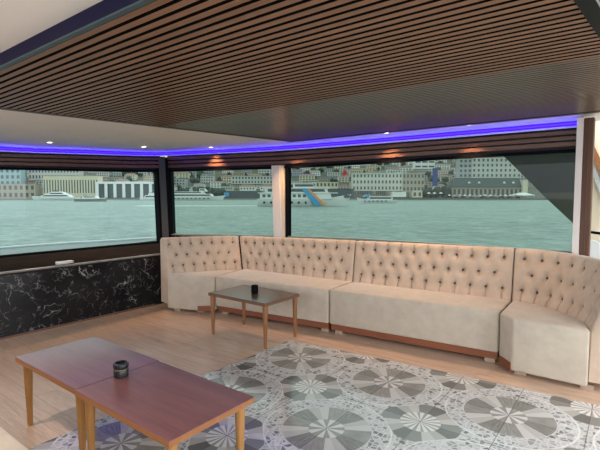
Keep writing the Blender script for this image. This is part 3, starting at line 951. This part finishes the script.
# named buildings
block('warehouse', 'grey beige low waterfront building at the far left of the shore', -30, 36, 184, 198.5, 488, 'tan', 'stone', 12, 2, windows_as_one=True)
block('office_building', 'glassy grey building behind the low waterfront one at far left', -20, 22, 168, 186, 530, 'glassy', 'grey', 8, 3, windows_as_one=True)
block('arcaded_building', 'long cream building with tall narrow openings behind the big yacht', 44, 99, 176, 197, 492, 'cream', 'tan', 20, 1, ww=.38, wh=.62)
block('tower_block', 'pale upper storey block behind the cream arcaded building', 30, 80, 168, 180, 540, 'pale', 'stone', 16, 2, windows_as_one=True)
r, w, h = block('colonnade_building', 'white pillared waterfront building left of the black corner post', 98, 160, 182, 197.5, 490, 'dark', 'white', 0, 0)
for i in range(8):
    bm = bmesh.new(); x = -w / 2 + w * i / 7; box(bm, x - 1.6, x + 1.6, -.9, .1, 0, h); link('pillar', bm, fcol['white'], r)
bm = bmesh.new(); box(bm, -w / 2 - 1, w / 2 + 1, -1, .2, h - 2.2, h); link('lintel', bm, fcol['white'], r)
block('dock_shed', 'dark low dock shed right of the moored white ferry', 226, 262, 191, 199, 486, 'dark', 'tan', 9, 1, windows_as_one=True)
bm = bmesh.new(); box(bm, -2.6, 2.6, -.2, .2, 0, 4.4)
r = tag(link('blue_sign', bm, fcol['azure']), 'square blue sign on the dock left of the shed', 'sign'); r.location = at(226.5, 478, zof(196.5, 478)); r.rotation_euler = (0, 0, yaw)
block('terrace_building', 'wide pale building up the slope above the dock shed', 232, 276, 176, 184, 560, 'pale', 'roof', 14, 2, windows_as_one=True)
block('waterfront_building', 'small cream house with dark openings behind the bow of the big ferry', 312, 338, 182, 193, 505, 'cream', 'droof', 7, 2, windows_as_one=True)
block('dark_pavilion', 'dark glazed waterfront pavilion between the two moving boats', 330, 354, 189, 199, 486, 'dark', 'droof')
block('hotel_building', 'cream hotel like building with three rows of paired windows behind the small cabin boat', 352, 402, 173, 191, 500, 'hotel', 'grey', 14, 3, ww=.45, wh=.5)
block('stone_building', 'grey brown building with window rows right of the cream hotel', 402, 424, 173, 192, 500, 'tan', 'stone', 6, 3, ww=.5, wh=.5)
block('glass_block', 'white and blue upper building on the slope above the grey brown one', 414, 434, 160, 169, 600, 'white', 'white', 3, 2, ww=.8, wh=.35)
block('white_kiosk', 'low white kiosk on the quay left of the parasols', 392, 406, 192, 197, 484, 'white', 'white')
block('cream_kiosk', 'low cream kiosk on the quay with dark doors', 412, 422, 191, 197.5, 484, 'cream', 'white', 2, 1)
bm = bmesh.new(); box(bm, -2.8, 2.8, -.4, .4, 0, 20)
r = tag(link('billboard', bm, fcol['blue']), 'tall narrow deep blue banner standing on the far shore', 'banner'); r.location = at(434.5, 495, zof(186, 495)); r.rotation_euler = (0, 0, yaw)
block('apartment_building', 'large grey white building with four rows of windows near the dark wing', 471, 520, 158, 178, 560, 'pale', 'stone', 11, 4, ww=.42, wh=.5)
block('brown_block', 'narrow grey brown block joined left of the large windowed building', 458, 471, 159, 178, 560, 'grey', 'roof', 3, 4, ww=.5, wh=.5)
r, w, h = block('roofed_hall', 'long low hall with dark green roof and white dormers on the quay', 452, 522, 187, 197.5, 496, 'tan', 'droof', 16, 1, ww=.55, wh=.6, windows_as_one=True)
bm = bmesh.new()
hexa(bm, [(-w / 2 - 1, -2, h), (w / 2 + 1, -2, h), (w / 2 + 1, 14, h), (-w / 2 - 1, 14, h)], [(-w / 2 + 3, 5, h + 10), (w / 2 - 2, 5, h + 10), (w / 2 - 2, 8, h + 10), (-w / 2 + 3, 8, h + 10)])
link('pitched_roof', bm, fcol['droof'], r)
for fx_ in (-.26, -.12, .24, .37):
    bm = bmesh.new(); hexa(bm, [(fx_ * w - 1.5, 0, h + 4), (fx_ * w + 1.5, 0, h + 4), (fx_ * w + 1.5, 4, h + 4), (fx_ * w - 1.5, 4, h + 4)],
                           [(fx_ * w - .3, 0, h + 6), (fx_ * w + .3, 0, h + 6), (fx_ * w + .3, 4, h + 6), (fx_ * w - .3, 4, h + 6)])
    link('dormer', bm, fcol['white'], r)
r, w, h = block('gable_end', 'pale gable end wall at the right tip of the long hall', 522, 527, 180, 196, 492, 'cream', 'stone')

bm = bmesh.new(); box(bm, -86, 86, 0, 6, -1.0, 1.55); box(bm, -86, 86, -.2, .3, 1.55, 1.8)
r = tag(link('pier', bm, plain('far_pier', (.16, .18, .165), .8, var=.2, vscale=.4)), 'long low pier carrying the parasols at the right of the far shore', 'pier'); r.location = at(470, 469, WZ); r.rotation_euler = (0, 0, yaw)
for i, (px, hh) in enumerate([(445, 3.2), (456, 2.6), (463, 3.4), (471, 2.4), (483, 3.0), (492, 2.6), (501, 3.2), (509, 2.5), (517, 3)]):
    t_ = tag(link('shrub', blob_(i), M['leaf'], smooth=True), 'dark shrub on the pier in front of the dark roofed hall', 'shrub', 'shrubs on the pier'); t_.location = at(px, 487.5, WZ + 1.4); t_.scale = (3.0, 2, hh * .55)
# parasols and tents on the quay
def parasol(px, d, rad, hh, label, group, mat='white'):
    r = far_root('parasol', px, d, label, 'parasol', WZ + 1.4, group)
    bm = bmesh.new(); lathe(bm, [(rad, hh), (rad * .55, hh + rad * .32), (.15, hh + rad * .6)], n=10); link('canopy', bm, fcol[mat], r)
    bm = bmesh.new(); lathe(bm, [(.12, 0), (.12, hh + .2)], n=8); link('pole', bm, fcol['grey'], r)
for i, px in enumerate((428.5, 434, 440.5)): parasol(px, 476, 2.3, 5.6, 'large white parasol below the blue banner on the quay', 'white parasols below the blue banner')
for i in range(14): parasol(449 + i * 5.1, 473, 1.9, 3.2 + .6 * random.random(), 'cafe parasol in front of the long dark roofed hall', 'cafe parasols before the long hall', ('white', 'grey', 'pale', 'white')[i % 4])
r = far_root('tent', 524, 476, 'broad white tent at the right end of the quay', 'tent', WZ + 1.4)
bm = bmesh.new(); hexa(bm, [(-12, 0, 3.6), (12, 0, 3.6), (12, 9, 3.6), (-12, 9, 3.6)], [(-2.5, 3, 6.6), (2.5, 3, 6.6), (2.5, 6, 6.6), (-2.5, 6, 6.6)]); link('canopy', bm, fcol['white'], r)
for sx in (-11, -4, 4, 11):
    bm = bmesh.new(); box(bm, sx - .2, sx + .2, .2, .6, 0, 3.7); link('pole', bm, fcol['grey'], r)
# flag
r = far_root('flag', 346, 498, 'red flag on a pole left of the cream hotel', 'flag', zof(186, 498))
bm = bmesh.new(); lathe(bm, [(.2, 0), (.2, 19)], n=6); link('pole', bm, fcol['grey'], r)
bm = bmesh.new()
fv = [[bm.verts.new((-4.5 * i / 6 + .8, .5 * math.sin(i * 1.1), 12.5 + 6 * j / 3 - i * .25)) for i in range(7)] for j in range(4)]
for j in range(3):
    for i in range(6): bm.faces.new((fv[j][i], fv[j][i + 1], fv[j + 1][i + 1], fv[j + 1][i]))
bmesh.ops.solidify(bm, geom=bm.faces[:], thickness=.1)
link('cloth', bm, fcol['red'], r)

# generic hillside houses
kinds = [('pale', 'stone', 'pale town house on the far hillside'), ('cream', 'roof', 'cream town house with reddish roof on the far hillside'),
         ('tan', 'stone', 'tan town house on the far hillside'), ('grey', 'droof', 'grey town house with dark roof on the far hillside'),
         ('brick', 'roof', 'brick red town house on the far hillside'), ('white', 'roof', 'white town house on the far hillside')]
wins = {}
for k in range(300):
    row, cl = divmod(k, 30)
    d = 524 + row * 38 + random.uniform(-3, 3)
    px = -42 + (cl + .5 * (row % 2) + random.uniform(-.12, .12)) * 19.3
    w = random.uniform(.5, .86) * 19.3 / FPX * d; h = random.uniform(6.5, 12.5)
    kd = random.choices(range(6), [5, 4, 4, 4, 2, 3])[0]
    wall, roof, lab = kinds[kd]
    r = far_root('town_house', px, d, lab, 'building', hill_z(px, d) - 2, lab.replace('town house', 'town houses'))
    r.scale = (w / 16, 1, h / 10)
    key = kd
    if key not in wins:
        bm = bmesh.new(); box(bm, -8, 8, 0, 10, 0, 10); o1 = link('wall', bm, fcol[wall], r)
        bm = bmesh.new()
        if kd in (1, 4, 5): hexa(bm, [(-8.4, -.4, 10), (8.4, -.4, 10), (8.4, 10.4, 10), (-8.4, 10.4, 10)], [(-5, 4, 12.2), (5, 4, 12.2), (5, 6, 12.2), (-5, 6, 12.2)])
        else: box(bm, -8.3, 8.3, -.3, 10.3, 10, 10.4)
        o2 = link('roof', bm, fcol[roof], r)
        bm = bmesh.new()
        for i in range(5):
            for j in range(3): box(bm, -7 + 3 * i, -5.3 + 3 * i, -.1, .1, 1.2 + 3 * j, 2.9 + 3 * j)
        o3 = link('windows', bm, fcol['win'], r)
        wins[key] = (o1, o2, o3)
    else:
        for o in wins[key]:
            c_ = o.copy(); COL.objects.link(c_); c_.parent = r
# trees on the slope
def blob(n, seed):
    bm = bmesh.new(); bmesh.ops.create_icosphere(bm, subdivisions=2, radius=1)
    for v in bm.verts: v.co *= 1 + .35 * noise.noise(v.co * 1.7 + Vector((seed, 0, 0)))
    for v in bm.verts: v.co.z = v.co.z * .9 + 1.25
    return bm
tp = None
for k in range(270):
    row = random.randrange(9)
    px = random.uniform(-45, 530); d = 543 + 38 * row + random.uniform(-2, 3)
    if k < 26: px = random.uniform(168, 224); d = random.uniform(497, 512)
    elif k < 46: px = random.uniform(425, 451); d = random.uniform(497, 514)
    s = random.uniform(2.2, 5.2)
    if tp is None:
        r = far_root('tree', px, d, 'dark green tree among the houses on the far hillside', 'tree', hill_z(px, d), 'trees on the far hillside')
        link('foliage', blob(1, 2), M['leaf'], r, smooth=True)
        bm = bmesh.new(); lathe(bm, [(.14, -.3), (.08, .6)], n=6); link('trunk', bm, fcol['roof'], r)
        tp = r
    else:
        r = copy_tree(tp); r.location = at(px, d, hill_z(px, d)); 
    r.scale = (s, s, s * random.uniform(.9, 1.4)); r.rotation_euler = (0, 0, random.uniform(0, 6))

# ------------------------------------------------------------------ boats
def hull(L, Bm, Hs, bowlift=1.0, side=1):
    """hull along local x, bow at +x*side"""
    bm = bmesh.new(); st = []
    N = 14
    for i in range(N + 1):
        t = i / N; x = -L / 2 + L * t
        wdt = Bm / 2 * (1 if t < .55 else max(.02, math.cos((t - .55) / .45 * PI / 2) ** .8)) * (.85 + .15 * min(1, t * 6))
        dz = bowlift * max(0, (t - .55) / .45) ** 2
        ring = []
        for q, zz in ((.0, -.5), (.6, -.35), (.86, .25 * Hs), (1, Hs + dz)):
            shrink = 1 - .10 * (1 - min(1, max(0, zz) / Hs)) * max(0, (t - .7) / .3)
            ring.append((x * (shrink if t > .7 else 1), wdt * q, zz))
        st.append(ring)
    V = []
    for ring in st:
        left = [bm.verts.new((side * p[0], -p[1], p[2])) for p in ring[::-1]]
        right = [bm.verts.new((side * p[0], p[1], p[2])) for p in ring[1:]]
        V.append(left + right)
    for a, b in zip(V, V[1:]):
        for k in range(len(a) - 1): bm.faces.new((a[k], a[k + 1], b[k + 1], b[k]))
        bm.faces.new((a[-1], a[0], b[0], b[-1]))
    bm.faces.new(V[0]); bm.faces.new(V[-1][::-1])
    bmesh.ops.recalc_face_normals(bm, faces=bm.faces[:])
    return bm
def bpart(r, name, mat, x0, x1, hw, z0, z1, tf=.0, tb=.0, sd=1, label=None):
    """deck house with raked front/back"""
    bm = bmesh.new()
    hexa(bm, [(sd * x0, -hw, z0), (sd * x1, -hw, z0), (sd * x1, hw, z0), (sd * x0, hw, z0)],
         [(sd * (x0 + tb), -hw, z1), (sd * (x1 - tf), -hw, z1), (sd * (x1 - tf), hw, z1), (sd * (x0 + tb), hw, z1)])
    o = link(name, bm, fcol[mat], r)
    if label: o['label'] = label
    return o

# big passenger ferry, bow right
d = 156; L = 33
r = far_root('ferry', 304.5, d, 'large white passenger ferry with a blue and orange diagonal stripe', 'ferry'); r.location.z = WZ
link('hull', hull(L, 7, 2.6, 1.6), fcol['white'], r, autos=40)
bm = bmesh.new(); box(bm, 13.6, 16.0, -1.2, -.5, 3.0, 3.9); link('bow_mark', bm, fcol['dark'], r)
bpart(r, 'main_deck', 'white', -15.5, 9.5, 3.2, 2.5, 4.5, .6)
bpart(r, 'deck_slab', 'white', -16.2, 11.5, 3.5, 4.5, 4.75)
bpart(r, 'upper_deck', 'white', -13.5, 8.2, 3.0, 4.75, 6.2, .6)
bpart(r, 'upper_slab', 'white', -14.5, 8.8, 3.4, 6.2, 6.42)
bpart(r, 'wheelhouse', 'white', -4.0, 3.6, 2.2, 6.42, 8.0, .8)
bpart(r, 'roof_slab', 'white', -5.5, 4.0, 2.6, 8.0, 8.15)
bpart(r, 'dark_glazing', 'win', -12.8, 7.2, 3.03, 5.0, 5.95, .5)
bpart(r, 'wheelhouse_glazing', 'win', -3.4, 3.3, 2.24, 6.8, 7.6, .6)
for i in range(13):
    bm = bmesh.new(); x = -14.6 + i * 1.75; box(bm, x, x + 1.05, -3.26, -3.1, 3.1, 4.1)
    if not (3.0 < x < 7.2): link('window', bm, fcol['win'], r)
    else: bm.free()
for i in range(9):
    bm = bmesh.new(); x = -14 + i * 2.4
    for v in bmesh.ops.create_circle(bm, cap_ends=True, segments=12, radius=.38)['verts']: v.co = (x + v.co.x, -3.56, 1.35 + v.co.y)
    bmesh.ops.solidify(bm, geom=bm.faces[:], thickness=.1)
    link('porthole', bm, fcol['dark'], r)
def stripe(name, mat, x0, x1, w):
    bm = bmesh.new()
    hexa(bm, [(x0, -3.62, 6.2), (x0 + w, -3.62, 6.2), (x0 + w, -3.52, 6.2), (x0, -3.52, 6.2)][::1],
         [(x1, -3.66, .2), (x1 + w * 1.6, -3.66, .2), (x1 + w * 1.6, -3.5, .2), (x1, -3.5, .2)])
    link(name, bm, fcol[mat], r)
stripe('blue_stripe', 'azure', -1.2, 3.4, 1.8); stripe('orange_stripe', 'orange', .7, 6.3, .8)
for x in (-9, -1, 5):
    bm = bmesh.new(); lathe(bm, [(.08, 6.4), (.05, 9.5 if x == -1 else 7.4)], cx=x, n=6); link('mast', bm, fcol['grey'], r)
# wake
bm = bmesh.new()
prism(bm, [(-16, -1.6), (-16, 1.6), (-58, 3.0), (-60, 0), (-58, -1.6)], 0, .06)
m = plain('foam', (.8, .88, .86), .7, var=.25, vscale=.8)
w_ = tag(link('wake_foam', bm, m), 'white foam wake trailing behind the large ferry', 'foam', kind='stuff'); w_.location = at(304.5, 156, WZ + .02); w_.rotation_euler = (0, 0, yaw)

# small cabin boat, bow left
d = 232
r = far_root('cabin_boat', 376.5, d, 'small white cabin boat with blue awning right of the large ferry', 'boat')
link('hull', hull(21, 5, 1.7, 1.3, -1), fcol['white'], r, autos=40)
bpart(r, 'cabin', 'white', -8, 5.5, 2.1, 1.6, 3.5, 1.6, 0, -1)
bpart(r, 'cabin_windows', 'win', -7.3, 4.2, 2.14, 2.2, 3.1, .6, 0, -1)
bpart(r, 'cabin_roof', 'white', -8.6, 4.4, 2.4, 3.5, 3.75, .3, 0, -1)
bpart(r, 'blue_awning', 'azure', 3.3, 7.4, 1.9, 3.2, 4.6, 1.8, .4, -1)
for i in range(6):
    bm = bmesh.new(); box(bm, -7 + i * 2.2, -6.1 + i * 2.2, -2.56, -2.4, .8, 1.3); link('porthole', bm, fcol['dark'], r)
for x in (-2, 6): 
    bm = bmesh.new(); lathe(bm, [(.07, 3.7), (.04, 6.2)], cx=x, n=6); link('mast', bm, fcol['grey'], r)

# superyacht
d = 430
r = far_root('motor_yacht', 55.5, d, 'long sleek white motor yacht moored before the cream arcaded building', 'yacht')
link('hull', hull(46, 9, 3.0, 1.2, -1), fcol['white'], r, autos=40)
bpart(r, 'main_cabin', 'white', -17, 15, 3.8, 3.0, 5.6, 7, 3, -1); bpart(r, 'cabin_windows', 'win', -14.5, 10.5, 3.85, 3.8, 5.0, 2.4, 1, -1)
bpart(r, 'upper_cabin', 'white', -12, 7.5, 3.2, 5.6, 7.8, 5, 3, -1); bpart(r, 'upper_windows', 'win', -9.5, 4, 3.25, 6.1, 7.2, 2, 1, -1)
bpart(r, 'sun_roof', 'white', -8, 3, 2.6, 7.8, 8.4, 2, 2, -1)
bm = bmesh.new(); box(bm, -2, 3.4, -1, 1, 8.4, 9.6); link('radar_arch', bm, fcol['dark'], r)

# dark-hulled cruiser
d = 313
r = far_root('cruiser', 92, d, 'low cruiser with dark hull and cream deckhouse below the pillared building', 'boat')
link('hull', hull(23, 5.5, 2.0, 1.0, 1), fcol['stone'], r, autos=40)
bpart(r, 'deck', 'white', -11, 10.2, 2.6, 2.0, 2.5, .5); bpart(r, 'cabin', 'white', -6, 5.0, 2.0, 2.5, 4.0, 1.6, 1); bpart(r, 'cabin_windows', 'win', -4.8, 3.4, 2.04, 2.9, 3.6, .5, .3)
bpart(r, 'cockpit_cover', 'tan', -5.5, -2, 1.8, 4.0, 4.9, .5, .5)
for x in (-8, 7.5):
    bm = bmesh.new(); lathe(bm, [(.07, 2.4), (.05, 5.2)], cx=x, n=6); link('mast', bm, fcol['grey'], r)
# excursion boat by the corner post
d = 430
r = far_root('tour_boat', 152, d, 'white tour boat with dark side windows close to the black corner post', 'boat')
link('hull', hull(24, 6, 2.2, 1.0, -1), fcol['white'], r, autos=40)
bpart(r, 'cabin', 'white', -11, 7, 2.6, 2.2, 5.0, 1.5, 0, -1); bpart(r, 'cabin_windows', 'win', -10, 5.5, 2.65, 2.9, 4.3, .5, 0, -1)
bpart(r, 'upper_deck', 'white', -9, 3, 2.2, 5.0, 7.2, 1, 0, -1); bpart(r, 'canopy', 'roof', -9.5, 1, 2.4, 7.2, 7.6, 0, 0, -1)
# moored ferry
d = 420
r = far_root('ferry', 196, d, 'long white ferry moored right of the black corner post', 'ferry')
link('hull', hull(56, 9, 3.4, 1.4, 1), fcol['white'], r, autos=40)
bpart(r, 'lower_deck', 'white', -27, 17, 4.2, 3.4, 6.2, 2); bpart(r, 'lower_windows', 'win', -26, 14.5, 4.25, 4.2, 5.6, .4)
bpart(r, 'upper_deck', 'white', -26, 9, 4.0, 6.2, 8.4, 2); bpart(r, 'upper_windows', 'win', -25, 6, 4.05, 7.0, 8.0, .4)
bpart(r, 'wheelhouse', 'white', 4, 11, 2.6, 8.4, 11.2, 2); bpart(r, 'wheelhouse_windows', 'win', 4.6, 9.6, 2.65, 9.3, 10.6, .8)
bpart(r, 'funnel', 'grey', -6, -3, 1.2, 8.4, 11.4, .6, .3)
for i in range(10):
    bm = bmesh.new(); x = -24 + i * 4; box(bm, x, x + 1.6, -4.62, -4.4, 1.4, 2.3); link('porthole', bm, fcol['dark'], r)
for x in (-20, 1, 14):
    bm = bmesh.new(); lathe(bm, [(.12, 6), (.08, 14)], cx=x, n=6); link('mast', bm, fcol['grey'], r)

# ------------------------------------------------------------------ light
w = bpy.data.worlds.new('overcast_sky'); S.world = w; w.use_nodes = True
nt = w.node_tree; g = G(nt); bg = nt.nodes['Background']
tc = g.n('ShaderNodeTexCoord'); s_ = g.sep(tc.outputs['Generated'])
f = g.step(-.05, .8, s_[2])
nt.links.new(g.mix(f, (.93, .95, .94), (.80, .86, .92)), bg.inputs[0])
bg.inputs[1].default_value = 3.0

vs_ = S.view_settings
S.display_settings.display_device = 'sRGB'
vs_.view_transform = 'Standard'; vs_.look = 'None'; vs_.gamma = 1; vs_.use_curve_mapping = False
vs_.exposure = .52
S.cycles.use_denoising = True
S.cycles.max_bounces = 12; S.cycles.diffuse_bounces = 6; S.cycles.transparent_max_bounces = 12
S.cycles.sample_clamp_indirect = 6
